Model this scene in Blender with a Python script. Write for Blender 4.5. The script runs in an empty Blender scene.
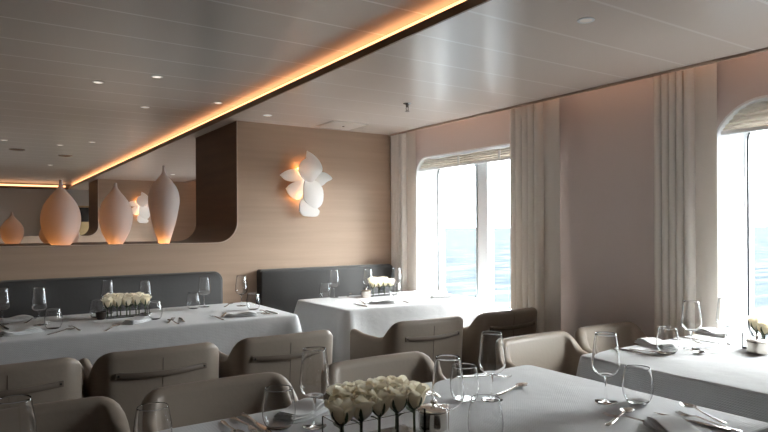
import bpy, bmesh, math, random
from mathutils import Vector, Matrix
from math import sin, cos, pi, radians, sqrt, atan2

random.seed(7)
SC = bpy.context.scene
COL = SC.collection

# ------------------------------------------------------------------ helpers
def lerp(a, b, t): return a + (b - a) * t
def sstep(x, a, b):
    t = max(0.0, min(1.0, (x - a) / (b - a))); return t * t * (3 - 2 * t)

def link(name, bm, m, parent=None, smooth=True, angle=40):
    bmesh.ops.recalc_face_normals(bm, faces=bm.faces)
    me = bpy.data.meshes.new(name)
    bm.to_mesh(me); bm.free()
    for p in me.polygons: p.use_smooth = smooth
    if smooth:
        try: me.set_sharp_from_angle(angle=radians(angle))
        except Exception: pass
    me.materials.append(m)
    o = bpy.data.objects.new(name, me)
    COL.objects.link(o)
    if parent is not None: o.parent = parent
    return o

def tag(o, label=None, cat=None, group=None, kind=None):
    if label: o['label'] = label
    if cat: o['category'] = cat
    if group: o['group'] = group
    if kind: o['kind'] = kind
    return o

def empty(name, loc=(0, 0, 0), rz=0.0):
    o = bpy.data.objects.new(name, None)
    o.empty_display_size = 0.05
    o.location = loc; o.rotation_euler = (0, 0, rz)
    COL.objects.link(o)
    return o

def copy_tree(o, parent=None):
    c = o.copy(); COL.objects.link(c)
    if parent is not None: c.parent = parent
    for k in ('label', 'group'):
        if parent is None and k in c: del c[k]
    for ch in list(o.children): copy_tree(ch, c)
    return c

class Proto:
    """first use hands out the source itself, later uses hand out copies"""
    def __init__(self, make): self.make = make; self.src = None
    def put(self, loc, rz, label, cat, group=None):
        if self.src is None: self.src = self.make(); o = self.src
        else: o = copy_tree(self.src)
        o.location = loc; o.rotation_euler = (0, 0, rz)
        return tag(o, label, cat, group)

def box(bm, x0, x1, y0, y1, z0, z1, bev=0.0, seg=2):
    r = bmesh.ops.create_cube(bm, size=1.0)
    vs = r['verts']
    for v in vs:
        v.co = Vector((lerp(x0, x1, v.co.x + .5), lerp(y0, y1, v.co.y + .5), lerp(z0, z1, v.co.z + .5)))
    if bev > 0:
        es = list({e for v in vs for e in v.link_edges})
        bmesh.ops.bevel(bm, geom=es, offset=bev, segments=seg, affect='EDGES', profile=0.5)
    return bm

def loft(bm, rings, closed=True, caps=True, loop=False):
    """rings: lists of points of equal length; closed = ring wraps; loop = last joins first"""
    R = [[bm.verts.new(p) for p in r] for r in rings]
    n = len(R[0])
    rng = range(len(R)) if loop else range(len(R) - 1)
    for i in rng:
        a, b = R[i], R[(i + 1) % len(R)]
        for j in (range(n) if closed else range(n - 1)):
            k = (j + 1) % n
            bm.faces.new((a[j], a[k], b[k], b[j]))
    if caps and closed and not loop:
        bm.faces.new(R[0]); bm.faces.new(list(reversed(R[-1])))
    return R

def lathe(bm, prof, seg=32, cx=0.0, cy=0.0):
    """prof: (r, z) points; r==0 ends become poles"""
    rings = []
    for r, z in prof:
        if r < 1e-6: rings.append([bm.verts.new((cx, cy, z))])
        else: rings.append([bm.verts.new((cx + r * cos(2 * pi * i / seg), cy + r * sin(2 * pi * i / seg), z)) for i in range(seg)])
    for a, b in zip(rings, rings[1:]):
        for i in range(seg):
            k = (i + 1) % seg
            if len(a) == 1 and len(b) == 1: continue
            if len(a) == 1: bm.faces.new((a[0], b[k], b[i]))
            elif len(b) == 1: bm.faces.new((a[i], a[k], b[0]))
            else: bm.faces.new((a[i], a[k], b[k], b[i]))
    return bm

def spline(pts, n):
    """Catmull-Rom through tuples, n samples per span"""
    out = []
    P = [pts[0]] + list(pts) + [pts[-1]]
    for i in range(1, len(P) - 2):
        p0, p1, p2, p3 = P[i - 1], P[i], P[i + 1], P[i + 2]
        for k in range(n):
            t = k / n
            out.append(tuple(0.5 * ((2 * b) + (-a + c) * t + (2 * a - 5 * b + 4 * c - d) * t * t + (-a + 3 * b - 3 * c + d) * t ** 3)
                             for a, b, c, d in zip(p0, p1, p2, p3)))
    out.append(tuple(pts[-1]))
    return out

def tube(bm, pts, rad, seg=10, closed=False):
    P = [Vector(p) for p in pts]; n = len(P)
    rings = []; up = None
    for i in range(n):
        if closed: t = (P[(i + 1) % n] - P[i - 1]).normalized()
        else: t = (P[min(i + 1, n - 1)] - P[max(i - 1, 0)]).normalized()
        if up is None:
            up = Vector((0, 0, 1)) if abs(t.z) < .9 else Vector((1, 0, 0))
        up = (up - t * up.dot(t)).normalized(); s = t.cross(up)
        r = rad[i] if isinstance(rad, (list, tuple)) else rad
        ra, rb = r if isinstance(r, tuple) else (r, r)
        rings.append([P[i] + s * (ra * cos(2 * pi * k / seg)) + up * (rb * sin(2 * pi * k / seg)) for k in range(seg)])
    loft(bm, rings, loop=closed)
    return bm

def rrect(x0, x1, y0, y1, r, n=8):
    pts = []
    for cx, cy, a0 in ((x1 - r, y1 - r, 0), (x0 + r, y1 - r, pi / 2), (x0 + r, y0 + r, pi), (x1 - r, y0 + r, 3 * pi / 2)):
        for i in range(n + 1):
            a = a0 + pi / 2 * i / n
            pts.append((cx + r * cos(a), cy + r * sin(a)))
    return pts

def prism_xz(bm, outline, y0, y1):
    a = [bm.verts.new((x, y0, z)) for x, z in outline]
    b = [bm.verts.new((x, y1, z)) for x, z in outline]
    bm.faces.new(a); bm.faces.new(list(reversed(b)))
    n = len(a)
    for i in range(n):
        k = (i + 1) % n
        bm.faces.new((a[i], b[i], b[k], a[k]))
    return bm

# ------------------------------------------------------------------ materials
def mat(name, base, rough=.5, metal=0., spec=.5, trans=0., ior=1.45, emis=None, estr=0., sheen=0., bump=None, var=None, coord='Object', sub=None):
    """bump: (scale xyz, strength, detail); var: (scale xyz, amount, detail) = brightness variation of the base colour"""
    m = bpy.data.materials.new(name); m.use_nodes = True
    nt = m.node_tree; N = nt.nodes; L = nt.links
    b = N['Principled BSDF']
    b.inputs['Base Color'].default_value = (*base, 1)
    b.inputs['Roughness'].default_value = rough
    b.inputs['Metallic'].default_value = metal
    b.inputs['Specular IOR Level'].default_value = spec
    b.inputs['Transmission Weight'].default_value = trans
    b.inputs['IOR'].default_value = ior
    b.inputs['Sheen Weight'].default_value = sheen
    if emis:
        b.inputs['Emission Color'].default_value = (*emis, 1)
        b.inputs['Emission Strength'].default_value = estr
    if bump or var:
        tc = N.new('ShaderNodeTexCoord')
        def noise(scale, det):
            mp = N.new('ShaderNodeMapping'); mp.inputs['Scale'].default_value = scale
            L.new(tc.outputs[coord], mp.inputs['Vector'])
            nz = N.new('ShaderNodeTexNoise'); nz.inputs['Scale'].default_value = 1.0; nz.inputs['Detail'].default_value = det
            L.new(mp.outputs['Vector'], nz.inputs['Vector'])
            return nz.outputs['Fac']
        if bump:
            bp = N.new('ShaderNodeBump'); bp.inputs['Strength'].default_value = bump[1]; bp.inputs['Distance'].default_value = .01
            L.new(noise(bump[0], bump[2]), bp.inputs['Height']); L.new(bp.outputs['Normal'], b.inputs['Normal'])
        if var:
            mr = N.new('ShaderNodeMapRange'); mr.inputs['From Min'].default_value = .25; mr.inputs['From Max'].default_value = .75
            mr.inputs['To Min'].default_value = 1 - var[1]; mr.inputs['To Max'].default_value = 1 + var[1]
            L.new(noise(var[0], var[2]), mr.inputs['Value'])
            hs = N.new('ShaderNodeHueSaturation'); hs.inputs['Color'].default_value = (*base, 1)
            L.new(mr.outputs['Result'], hs.inputs['Value']); L.new(hs.outputs['Color'], b.inputs['Base Color'])
    return m

def ceiling_mat(name, base, joint, y0, pitch, rough, xj=None):
    """lacquered metal planks with pale joint lines across the room"""
    m = mat(name, base, rough=rough, spec=.55)
    nt = m.node_tree; N = nt.nodes; L = nt.links; b = N['Principled BSDF']
    tc = N.new('ShaderNodeTexCoord'); sp = N.new('ShaderNodeSeparateXYZ'); L.new(tc.outputs['Object'], sp.inputs[0])
    def math_(op, a, v=None):
        n = N.new('ShaderNodeMath'); n.operation = op
        if isinstance(a, float): n.inputs[0].default_value = a
        else: L.new(a, n.inputs[0])
        if v is not None:
            if isinstance(v, float): n.inputs[1].default_value = v
            else: L.new(v, n.inputs[1])
        return n.outputs[0]
    t = math_('DIVIDE', math_('SUBTRACT', sp.outputs['Y'], y0), pitch)
    f = math_('ABSOLUTE', math_('SUBTRACT', math_('FRACT', math_('ADD', t, .5)), .5))
    line = math_('LESS_THAN', f, .0075 / pitch)
    mx = N.new('ShaderNodeMix'); mx.data_type = 'RGBA'
    mx.inputs['A'].default_value = (*base, 1); mx.inputs['B'].default_value = (*joint, 1)
    L.new(line, mx.inputs['Factor']); L.new(mx.outputs['Result'], b.inputs['Base Color'])
    nz = N.new('ShaderNodeTexNoise'); nz.inputs['Scale'].default_value = 1.3; nz.inputs['Detail'].default_value = 1
    L.new(tc.outputs['Object'], nz.inputs['Vector'])
    bp = N.new('ShaderNodeBump'); bp.inputs['Strength'].default_value = .05; bp.inputs['Distance'].default_value = .05
    L.new(nz.outputs['Fac'], bp.inputs['Height']); L.new(bp.outputs['Normal'], b.inputs['Normal'])
    return m

def cloth_mat():
    m = mat('white_linen', (.56, .56, .565), rough=.85, spec=.2, sheen=.15)
    nt = m.node_tree; N = nt.nodes; L = nt.links; b = N['Principled BSDF']
    tc = N.new('ShaderNodeTexCoord')
    sp = N.new('ShaderNodeSeparateXYZ'); L.new(tc.outputs['Object'], sp.inputs[0]); cb = N.new('ShaderNodeCombineXYZ')
    for q in ('X', 'Y'):
        ad = N.new('ShaderNodeMath'); L.new(sp.outputs[q], ad.inputs[0]); L.new(sp.outputs['Z'], ad.inputs[1]); L.new(ad.outputs[0], cb.inputs[q])
    hs = []
    for ax in ('X', 'Y'):
        w = N.new('ShaderNodeTexWave'); w.bands_direction = ax; w.inputs['Scale'].default_value = 34; w.inputs['Distortion'].default_value = .3
        L.new(cb.outputs[0], w.inputs['Vector']); hs.append(w.outputs['Fac'])
    nz = N.new('ShaderNodeTexNoise'); nz.inputs['Scale'].default_value = 7; nz.inputs['Detail'].default_value = 2
    L.new(tc.outputs['Object'], nz.inputs['Vector'])
    a = N.new('ShaderNodeMath'); a.operation = 'MULTIPLY'; L.new(hs[0], a.inputs[0]); L.new(hs[1], a.inputs[1])
    s = N.new('ShaderNodeMath'); s.operation = 'MULTIPLY_ADD'; s.inputs[1].default_value = 8.0
    L.new(nz.outputs['Fac'], s.inputs[0]); L.new(a.outputs[0], s.inputs[2])
    bp = N.new('ShaderNodeBump'); bp.inputs['Strength'].default_value = .35; bp.inputs['Distance'].default_value = .004
    L.new(s.outputs[0], bp.inputs['Height']); L.new(bp.outputs['Normal'], b.inputs['Normal'])
    return m

def translucent_mat(name, base, tcol, fac, rough=.8):
    m = mat(name, base, rough=rough, spec=.15)
    nt = m.node_tree; N = nt.nodes; L = nt.links
    t = N.new('ShaderNodeBsdfTranslucent'); t.inputs['Color'].default_value = (*tcol, 1)
    mx = N.new('ShaderNodeMixShader'); mx.inputs[0].default_value = fac
    L.new(N['Principled BSDF'].outputs[0], mx.inputs[1]); L.new(t.outputs[0], mx.inputs[2])
    L.new(mx.outputs[0], N['Material Output'].inputs['Surface'])
    return m

def pane_mat():
    m = bpy.data.materials.new('window_glass'); m.use_nodes = True
    nt = m.node_tree; N = nt.nodes; L = nt.links; N.remove(N['Principled BSDF'])
    tr = N.new('ShaderNodeBsdfTransparent'); tr.inputs['Color'].default_value = (.94, .97, .98, 1)
    gl = N.new('ShaderNodeBsdfGlossy'); gl.inputs['Roughness'].default_value = .02
    fr = N.new('ShaderNodeFresnel'); fr.inputs['IOR'].default_value = 1.12
    mx = N.new('ShaderNodeMixShader')
    L.new(fr.outputs[0], mx.inputs[0]); L.new(tr.outputs[0], mx.inputs[1]); L.new(gl.outputs[0], mx.inputs[2])
    L.new(mx.outputs[0], N['Material Output'].inputs['Surface'])
    return m

M = dict(
    veneer=mat('tan_wall_veneer', (.43, .305, .222), rough=.5, spec=.35, var=((1.2, 1.2, 26), .07, 4), bump=((3, 3, 90), .03, 2)),
    brown=mat('dark_walnut', (.17, .092, .050), rough=.5, spec=.25, var=((1.5, 1.5, 20), .12, 3)),
    edge=mat('painted_edge_highlight', (.55, .42, .32), rough=.4),
    taupe=mat('taupe_panel', (.70, .62, .60), rough=.55, spec=.3),
    white=mat('white_reveal', (.86, .87, .88), rough=.45),
    grey_wall=mat('pale_grey_wall', (.52, .49, .46), rough=.6),
    tan=mat('tan_cabinet', (.30, .21, .10), rough=.45, var=((2, 2, 14), .1, 3)),
    black=mat('black_gloss', (.012, .012, .013), rough=.25),
    ceil_up=ceiling_mat('upper_ceiling_panels', (.77, .74, .70), (.97, .96, .94), 2.30, .365, .25),
    ceil_low=ceiling_mat('lower_ceiling_panels', (.77, .67, .60), (.87, .79, .73), 1.58, .36, .27),
    carpet=mat('carpet', (.20, .18, .165), rough=.95, spec=.1, bump=((90, 90, 90), .5, 2), var=((6, 6, 6), .2, 3)),
    led=mat('warm_strip', (1, .6, .3), emis=(1, .49, .23), estr=2.3),
    leather=mat('taupe_leather', (.270, .222, .180), rough=.48, spec=.4, bump=((60, 60, 60), .08, 3), var=((4, 4, 4), .05, 3)),
    leather_dark=mat('brown_strap', (.16, .125, .098), rough=.45),
    socket=mat('dark_socket', (.02, .017, .015), rough=.5),
    charcoal=mat('charcoal_leather', (.050, .047, .045), rough=.55, spec=.35, bump=((50, 50, 50), .1, 3)),
    piping=mat('grey_piping', (.13, .12, .11), rough=.45),
    cloth=cloth_mat(),
    napkin=mat('napkin_cotton', (.66, .66, .66), rough=.9, spec=.15, bump=((25, 25, 25), .25, 3)),
    glass=mat('clear_glass', (1, 1, 1), rough=.0, trans=1.0, ior=1.38),
    steel=mat('polished_steel', (.62, .60, .57), rough=.16, metal=1.0),
    silver=mat('silver_pot', (.66, .62, .57), rough=.2, metal=1.0),
    candle=mat('dark_votive', (.035, .022, .016), rough=.3),
    petal=translucent_mat('cream_petal', (.97, .90, .75), (1.0, .95, .80), .45),
    green=mat('stem_green', (.055, .085, .03), rough=.5),
    vase=translucent_mat('matt_white_vase', (.52, .515, .51), (1.0, .60, .33), .22),
    sconce=translucent_mat('white_petal_shade', (.95, .945, .93), (.95, .92, .88), .25),
    curtain=translucent_mat('oatmeal_curtain', (.88, .83, .78), (.80, .74, .67), .10),
    blind=translucent_mat('pale_blind', (.84, .80, .76), (.85, .80, .74), .45),
    gasket=mat('black_gasket', (.02, .025, .03), rough=.4),
    alu=mat('grey_mullion', (.35, .38, .40), rough=.35, metal=.6),
    chrome=mat('dark_chrome', (.25, .22, .2), rough=.25, metal=1.0),
    lamp=mat('downlight_lens', (1, .9, .8), emis=(1, .90, .78), estr=.85),
    bulb=mat('amber_bulb', (1, .6, .3), emis=(1, .42, .10), estr=45),
    lamp_dim=mat('dim_downlight_lens', (.85, .80, .74), rough=.3, emis=(1, .90, .78), estr=.12),
    bulb_white=mat('white_bulb', (1, .95, .9), emis=(1, .92, .84), estr=60),
    hatch=mat('hatch_panel', (.74, .65, .58), rough=.4),
    pane=pane_mat(),
)

# ------------------------------------------------------------------ room measures
HC = 1.33                    # eye height
YB, YT = 4.95, 6.113         # near and far face of the thick dividing wall
XJ = 1.816                   # side of the pass-through
ZL, ZU = 2.23, 2.33          # lower and upper ceiling
XC = 1.69                    # edge of the lower ceiling
XE = 3.325                    # window side edge of the lower ceiling
XW, XG = 3.56, 3.72          # inner face of the window wall, glass plane
SILL = 1.208
XL, YN, YEND = -4.2, -3.2, 15.6

def struct(o, label=None): return tag(o, label, None, None, 'structure')

# floor and far walls
b = bmesh.new(); box(b, XL - .1, XW + .2, YN - .1, YEND + .1, -.1, 0); struct(link('floor', b, M['carpet'], smooth=False))
b = bmesh.new(); box(b, XL - .1, XL, YN - .1, YEND + .1, 0, 2.6); struct(link('wall_left', b, M['brown'], smooth=False))
b = bmesh.new(); box(b, XL, XW + .2, YN - .1, YN, 0, 2.6); struct(link('wall_front', b, M['brown'], smooth=False))
b = bmesh.new(); box(b, XL, XW + .2, YEND, YEND + .1, 0, 2.6); struct(link('wall_end', b, M['grey_wall'], smooth=False))

# dividing walls with the pass-through: low wall, rounded corner, full height pier
def divider(name, y0, y1, xr):
    r = .18
    out = [(XL, 0), (xr + 1.74, 0), (xr + 1.74, ZL + .12), (xr, ZL + .12)]
    arc = [(xr - r + r * cos(a), SILL + r - r * sin(a)) for a in [pi / 2 * i / 10 for i in range(11)]]
    out += arc + [(XL, SILL)]
    bm = bmesh.new(); prism_xz(bm, out, y0, y1)
    struct(link(name, bm, M['veneer'], angle=30))
    # walnut lining of the opening
    e = .006
    path = [(xr, ZL)] + arc + [(XL, SILL)]
    nrm = []
    for i, p in enumerate(path):
        a = path[max(i - 1, 0)]; c = path[min(i + 1, len(path) - 1)]
        t = Vector((c[0] - a[0], c[1] - a[1])).normalized(); nrm.append((t.y, -t.x))
    sgn = 1 if nrm[0][0] < 0 else -1
    inner = [(p[0] + sgn * n[0] * e, p[1] + sgn * n[1] * e) for p, n in zip(path, nrm)]
    bm = bmesh.new(); loft(bm, [[(p[0], y0 + .001, p[1]), (p[0], y1 - .001, p[1]), (q[0], y1 - .001, q[1]), (q[0], y0 + .001, q[1])] for p, q in zip(path, inner)])
    lin = struct(link('trim_1' if y0 < 6 else 'trim_3', bm, M['brown'], angle=30))
    bm = bmesh.new(); tube(bm, [(q[0], y0, q[1]) for q in inner], .0055, 6)  # thin pale tube, a highlight painted along the front edge of the lining
    struct(link('trim_2' if y0 < 6 else 'trim_4', bm, M['edge']))
divider('wall_back', YB, YT, XJ)
divider('wall_far', 12.0, 13.1, XJ)

# upper ceiling and lower (dropped) ceiling with the lit cove between them
b = bmesh.new(); box(b, XL, XC + .10, YN, YEND, ZU, ZU + .1); struct(link('ceiling_upper', b, M['ceil_up'], smooth=False))
b = bmesh.new(); box(b, XC + .012, XE, YN, YEND, ZL, ZL + .012); box(b, XC + .08, XE, YN, YEND, ZL + .012, ZL + .14); struct(link('ceiling', b, M['ceil_low'], smooth=False))
b = bmesh.new(); box(b, XC, XC + .012, YN, YEND - .35, ZL - .002, ZL + .038)
struct(link('trim_5', b, mat('cove_lip', (.26, .17, .11), rough=.5, spec=.25), smooth=False))
b = bmesh.new(); box(b, XC + .066, XC + .079, YN + .05, YEND - .4, ZL + .062, ZL + .088)
tag(link('cove_light', b, M['led'], smooth=False), 'long glowing amber light strip in the ceiling cove', 'cove light')
b = bmesh.new(); box(b, XL, XC, YEND - .35, YEND, ZL, ZL + .03); struct(link('trim_6', b, M['brown'], smooth=False))
b = bmesh.new(); box(b, XL + .05, XC - .05, YEND - .34, YEND - .32, ZL + .035, ZL + .07)
tag(link('cove_light', b, M['led'], smooth=False), 'short amber light strip crossing the far end of the room', 'cove light')
# window side: brown lip, slot with curtain track
b = bmesh.new(); box(b, XE, XE + .018, YN, YEND, ZL - .014, ZL + .16); struct(link('trim_7', b, mat('lip_brown', (.42, .31, .235), rough=.45), smooth=False))
b = bmesh.new(); box(b, XE, XW + .2, YN, YEND, 2.39, 2.45); struct(link('ceiling_slot', b, M['white'], smooth=False))
b = bmesh.new(); box(b, XE + .02, XE + .032, YN + .1, YEND - .1, 2.35, 2.365)
tag(link('cove_light', b, mat('slot_strip', (1, .6, .3), emis=(1, .60, .38), estr=3.2), smooth=False), 'warm light strip hidden in the curtain slot above the window wall', 'cove light')

# ------------------------------------------------------------------ window wall
WINS = [(3.20, 4.80), (1.02, 1.925), (6.7, 8.3), (9.2, 10.9), (13.4, 15.0)]
Z0, Z1, RW = .50, 2.025, .28
RWS = [.15, .28, .28, .28, .28]
def wall_with_holes(bm, x, grow, rad):
    es = []
    def loop(pts):
        vs = [bm.verts.new((x, y, z)) for y, z in pts]
        for i in range(len(vs)): es.append(bm.edges.new((vs[i], vs[(i + 1) % len(vs)])))
    loop([(YN, 0), (YEND, 0), (YEND, 2.45), (YN, 2.45)])
    for (y0, y1), rr in zip(WINS, RWS): loop(rrect(y0 + grow, y1 - grow, Z0 + grow, Z1 - (.03 if rr < .2 else 0), rr))
    bmesh.ops.triangle_fill(bm, edges=es, use_beauty=True)
b = bmesh.new(); wall_with_holes(b, XW, 0, RW); struct(link('wall_right', b, M['taupe'], smooth=False))
b = bmesh.new(); wall_with_holes(b, XG + .08, .0, RW); struct(link('wall_right_hull', b, M['white'], smooth=False))
GR = .10
for i, (y0, y1) in enumerate(WINS):
    # white reveal from the inner opening back to the pane, one object per window
    bm = bmesh.new()
    rw = RWS[i]; zt = Z1 - (.03 if rw < .2 else 0)
    a = rrect(y0, y1, Z0, zt, rw, 10); c = rrect(y0 + GR, y1 - GR, Z0 + .13, Z1 - .06, .16, 10)
    loft(bm, [[(XW - .004, y, z) for y, z in rrect(y0 - .012, y1 + .012, Z0 - .012, zt + .012, rw + .012, 10)],
              [(XW - .004, y, z) for y, z in a], [(XW + .03, y, z) for y, z in a],
              [(XG - .01, y, z) for y, z in c], [(XG + .10, y, z) for y, z in c]], caps=False)
    w = struct(link('window_%d' % (i + 1), bm, M['white'], angle=50))
    bm = bmesh.new(); box(bm, XG + .02, XG + .03, y0 + GR - .01, y1 - GR + .01, Z0 + .11, Z1 - .04); link('pane', bm, M['pane'], w, smooth=False)
    if i in (0, 2):
        pm = 4.05 if i == 0 else (y0 + y1) / 2
        bm = bmesh.new(); box(bm, XG - .008, XG + .07, pm - .07, pm + .062, Z0 + .12, Z1 - .05, .01); link('mullion', bm, M['white'], w)
        bm = bmesh.new()
        g = rrect(pm + .085, y1 - GR - .012, Z0 + .145, Z1 - .075, .13, 8)
        tube(bm, [(XG + .008, y, z) for y, z in g], .006, 8, closed=True); link('gasket', bm, M['gasket'], w)
        bm = bmesh.new(); box(bm, XG - .014, XG + .01, pm + .058, pm + .074, Z0 + .13, Z1 - .06); link('mullion_strip', bm, M['alu'], w, smooth=False)
    else:
        g = rrect(y0 + GR + .012, y1 - GR - .012, Z0 + .145, Z1 - .075, .13, 8)
        bm = bmesh.new(); tube(bm, [(XG + .008, y, z) for y, z in g], .006, 8, closed=True); link('gasket', bm, M['gasket'], w)

# blinds gathered at the head of the two windows
def blind(y0, y1, zb, folds, label, RW=RW, Z1=Z1):
    t = tag(empty('window_blind', (0, 0, 0)), label, 'blind')
    zt = Z1 - .012
    def end(z):
        s = max(0, min(1, (z - (Z1 - RW)) / (RW))); return RW * (1 - sqrt(max(0, 1 - s * s))) + .014
    rows = []; n = folds * 8
    for k in range(n + 1):
        f = k / n; z = lerp(zb + .012, zt, f)
        x = XW + .045 - .016 * abs(sin(pi * folds * f)) - .02 * (1 - f)
        e = end(min(z, zt)); rows.append((x, y0 + e, y1 - e, z))
    bm = bmesh.new()
    ny = 24
    def ring(x, a, c, z): return [(x + .0025 * sin(j * 1.7 + z * 90), lerp(a, c, j / ny), z + .003 * sin(j * .9 + z * 50)) for j in range(ny + 1)]
    front = [ring(*r) for r in rows]; back = [[(p[0] + .008, p[1], p[2]) for p in r] for r in reversed(front)]
    loft(bm, front + back, closed=False, loop=True)
    link('fabric', bm, M['blind'], t, angle=70)
    e = end(zb)
    bm = bmesh.new(); box(bm, XW + .008, XW + .046, y0 + e, y1 - e, zb - .008, zb + .014, .004); link('bottom_rail', bm, M['white'], t)
    for q in (.3, .62):
        ym = lerp(y0, y1, q)
        bm = bmesh.new(); box(bm, XW + .002, XW + .009, ym - .012, ym + .012, zb - .004, zt - .02, .002); link('tape', bm, M['white'], t)
blind(WINS[0][0], WINS[0][1], 1.885, 4, 'pale folded blind at the top of the window behind the far right table', .15, Z1 - .03)
blind(WINS[1][0], WINS[1][1], 1.862, 6, 'pale folded blind under the arched top of the nearest window at right edge')

# curtains
def curtain(x, ya, ym, yb, n, label, group='floor length curtains beside the windows'):
    """pleated from ya down to ym, flat leading panel from ym to yb; ya > ym > yb"""
    t = tag(empty('curtain', (x, yb, 0)), label, 'curtain', group)
    def sheet(fn, u0, u1, cnt, nm):
        bm = bmesh.new(); rows = []
        for k in range(13):
            z = lerp(.015, 2.36, k / 12); r = []
            for j in range(cnt + 1):
                u = j / cnt; px, py = fn(u, z); r.append((px - x, py - yb, z))
            rows.append(r)
        back = [[(p[0] + .004, p[1], p[2]) for p in r] for r in reversed(rows)]
        loft(bm, rows + back, closed=False, loop=True)
        for side in (0, -1):
            pass
        return link(nm, bm, M['curtain'], t, angle=80)
    ph = [random.uniform(-.5, .5) for _ in range(n + 2)]
    def pl(u, z):
        k = u * n; i = int(min(k, n - 1))
        w = abs(sin(pi * k))
        dx = -(.004 + .072 * w ** .55) + .004 * sin(z * 1.3 + ph[i]) * w
        return x + .075 + dx, lerp(ya, ym, (k - .15 * sin(2 * pi * k)) / n) + (ya - ym) / n * .22 * ph[i] * w + .004 * sin(z * 1.6 + ph[i] * 2) * w
    sheet(pl, 0, 1, n * 14, 'pleated_panel')
    def fl(u, z): return x + .055 - .012 * sin(pi * u) + .004 * sin(z * 1.5), lerp(ym + .004, yb, u)
    sheet(fl, 0, 1, 10, 'flat_panel')
    return t
curtain(3.33, 4.935, 4.73, 4.59, 4, 'pleated oatmeal curtain in the corner left of the far window')
curtain(3.385, 3.40, 3.095, 2.95, 5, 'pleated oatmeal curtain hanging right of the far window, behind the back chairs')
curtain(3.425, 2.222, 1.985, 1.86, 5, 'pleated oatmeal curtain left of the nearest window, behind the right table')

# ------------------------------------------------------------------ far bay furniture behind the pass-through
cab = tag(empty('tall_cabinet', (1.75, YEND, 0)), 'tall tan cabinet far behind the pass-through, between two vases', 'cabinet')
b = bmesh.new(); box(b, -.40, .62, -.42, -.01, 0, 1.86, .006); link('body', b, M['tan'], cab)
b = bmesh.new(); box(b, -.36, .58, -.435, -.418, 1.86 - .36, 1.82, .003); link('dark_panel', b, M['black'], cab)
b = bmesh.new(); box(b, -.36, .58, -.435, -.418, 1.05, 1.18, .003); link('shelf_band', b, M['brown'], cab)

# ------------------------------------------------------------------ vases on the sill
def vase(x, y, prof, label, pw):
    bm = bmesh.new()
    P = spline(prof, 5)
    top = P[-1]
    lathe(bm, [(0, 0.0005)] + [(max(r, .002), z) for r, z in P] + [(top[0] * .55, top[1] - .004), (0, top[1] - .012)], 40)
    o = link('floor_lamp_vase'.replace('floor_lamp_', ''), bm, M['vase'], angle=60)
    o.location = (x, y, SILL + .0065); tag(o, label, 'vase', 'teardrop vases on the sill')
    l = bpy.data.lights.new('vase_lamp', 'POINT'); l.energy = pw * 1.25; l.color = (1, .60, .30); l.shadow_soft_size = .025
    lo = bpy.data.objects.new('vase_lamp', l); COL.objects.link(lo); lo.location = (x, y, SILL + .022)
    return o
V1 = [(.062, 0), (.094, .045), (.124, .115), (.134, .20), (.119, .28), (.082, .345), (.036, .405), (.017, .43), (.012, .455), (.011, .483)]
V2 = [(.050, 0), (.078, .05), (.106, .115), (.122, .20), (.116, .27), (.088, .335), (.042, .395), (.018, .43), (.012, .45), (.011, .472)]
V3 = [(.040, 0), (.060, .065), (.088, .155), (.108, .255), (.120, .345), (.106, .43), (.062, .50), (.026, .545), (.014, .57), (.010, .60), (.010, .625)]
V4 = [(.050, 0), (.072, .035), (.086, .085), (.084, .13), (.060, .175), (.028, .21), (.012, .235), (.008, .262)]
V5 = [(.115, 0), (.142, .022), (.155, .06), (.146, .11), (.105, .17), (.05, .225), (.018, .265), (.012, .31)]
vase(.517, 5.105, V1, 'fat teardrop vase at left front of the sill, warm glow at its foot', .48)
vase(.890, 5.085, V2, 'middle of the three tall glowing vases on the front of the sill', .48)
vase(1.25, 5.085, V3, 'slimmest and tallest glowing vase, nearest the brown jamb', .48)
vase(.245, 6.0, V4, 'small teardrop vase at the left picture edge, back of the sill', .15)
vase(.595, 5.98, V5, 'small vase at the back of the sill, mostly hidden by the fat vase', .2)

# ------------------------------------------------------------------ flower wall sconce
def petal_mesh(pts, y, tx, tz, dome, th=.016):
    """pts (x,z) outline around the sconce centre; the petal is domed towards the room and tilted"""
    P = spline(pts + [pts[0]], 5)[:-1]
    cx = sum(p[0] for p in P) / len(P); cz = sum(p[1] for p in P) / len(P)
    bm = bmesh.new(); rings = []
    def yy(x, z, s): return y + tx * (x - cx) + tz * (z - cz) - dome * (1 - s * s)
    for s in (1.0, .93, .75, .5, .25):
        rings.append([(cx + (px - cx) * s, yy(cx + (px - cx) * s, cz + (pz - cz) * s, s), cz + (pz - cz) * s) for px, pz in P])
    back = [(q[0], q[1] + th, q[2]) for q in rings[0]]
    R = loft(bm, [back] + rings, caps=False)
    bm.faces.new(R[0])
    c = bm.verts.new((cx, yy(cx, cz, 0), cz))
    n = len(P)
    for j in range(n): bm.faces.new((R[-1][j], R[-1][(j + 1) % n], c))
    return bm
def zp(pts):    # outline measured on the photo's sconce, in units of 1 cm from its centre
    return [((x - 172) * .00198, (214 - y) * .00184) for x, y in pts]
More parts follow.
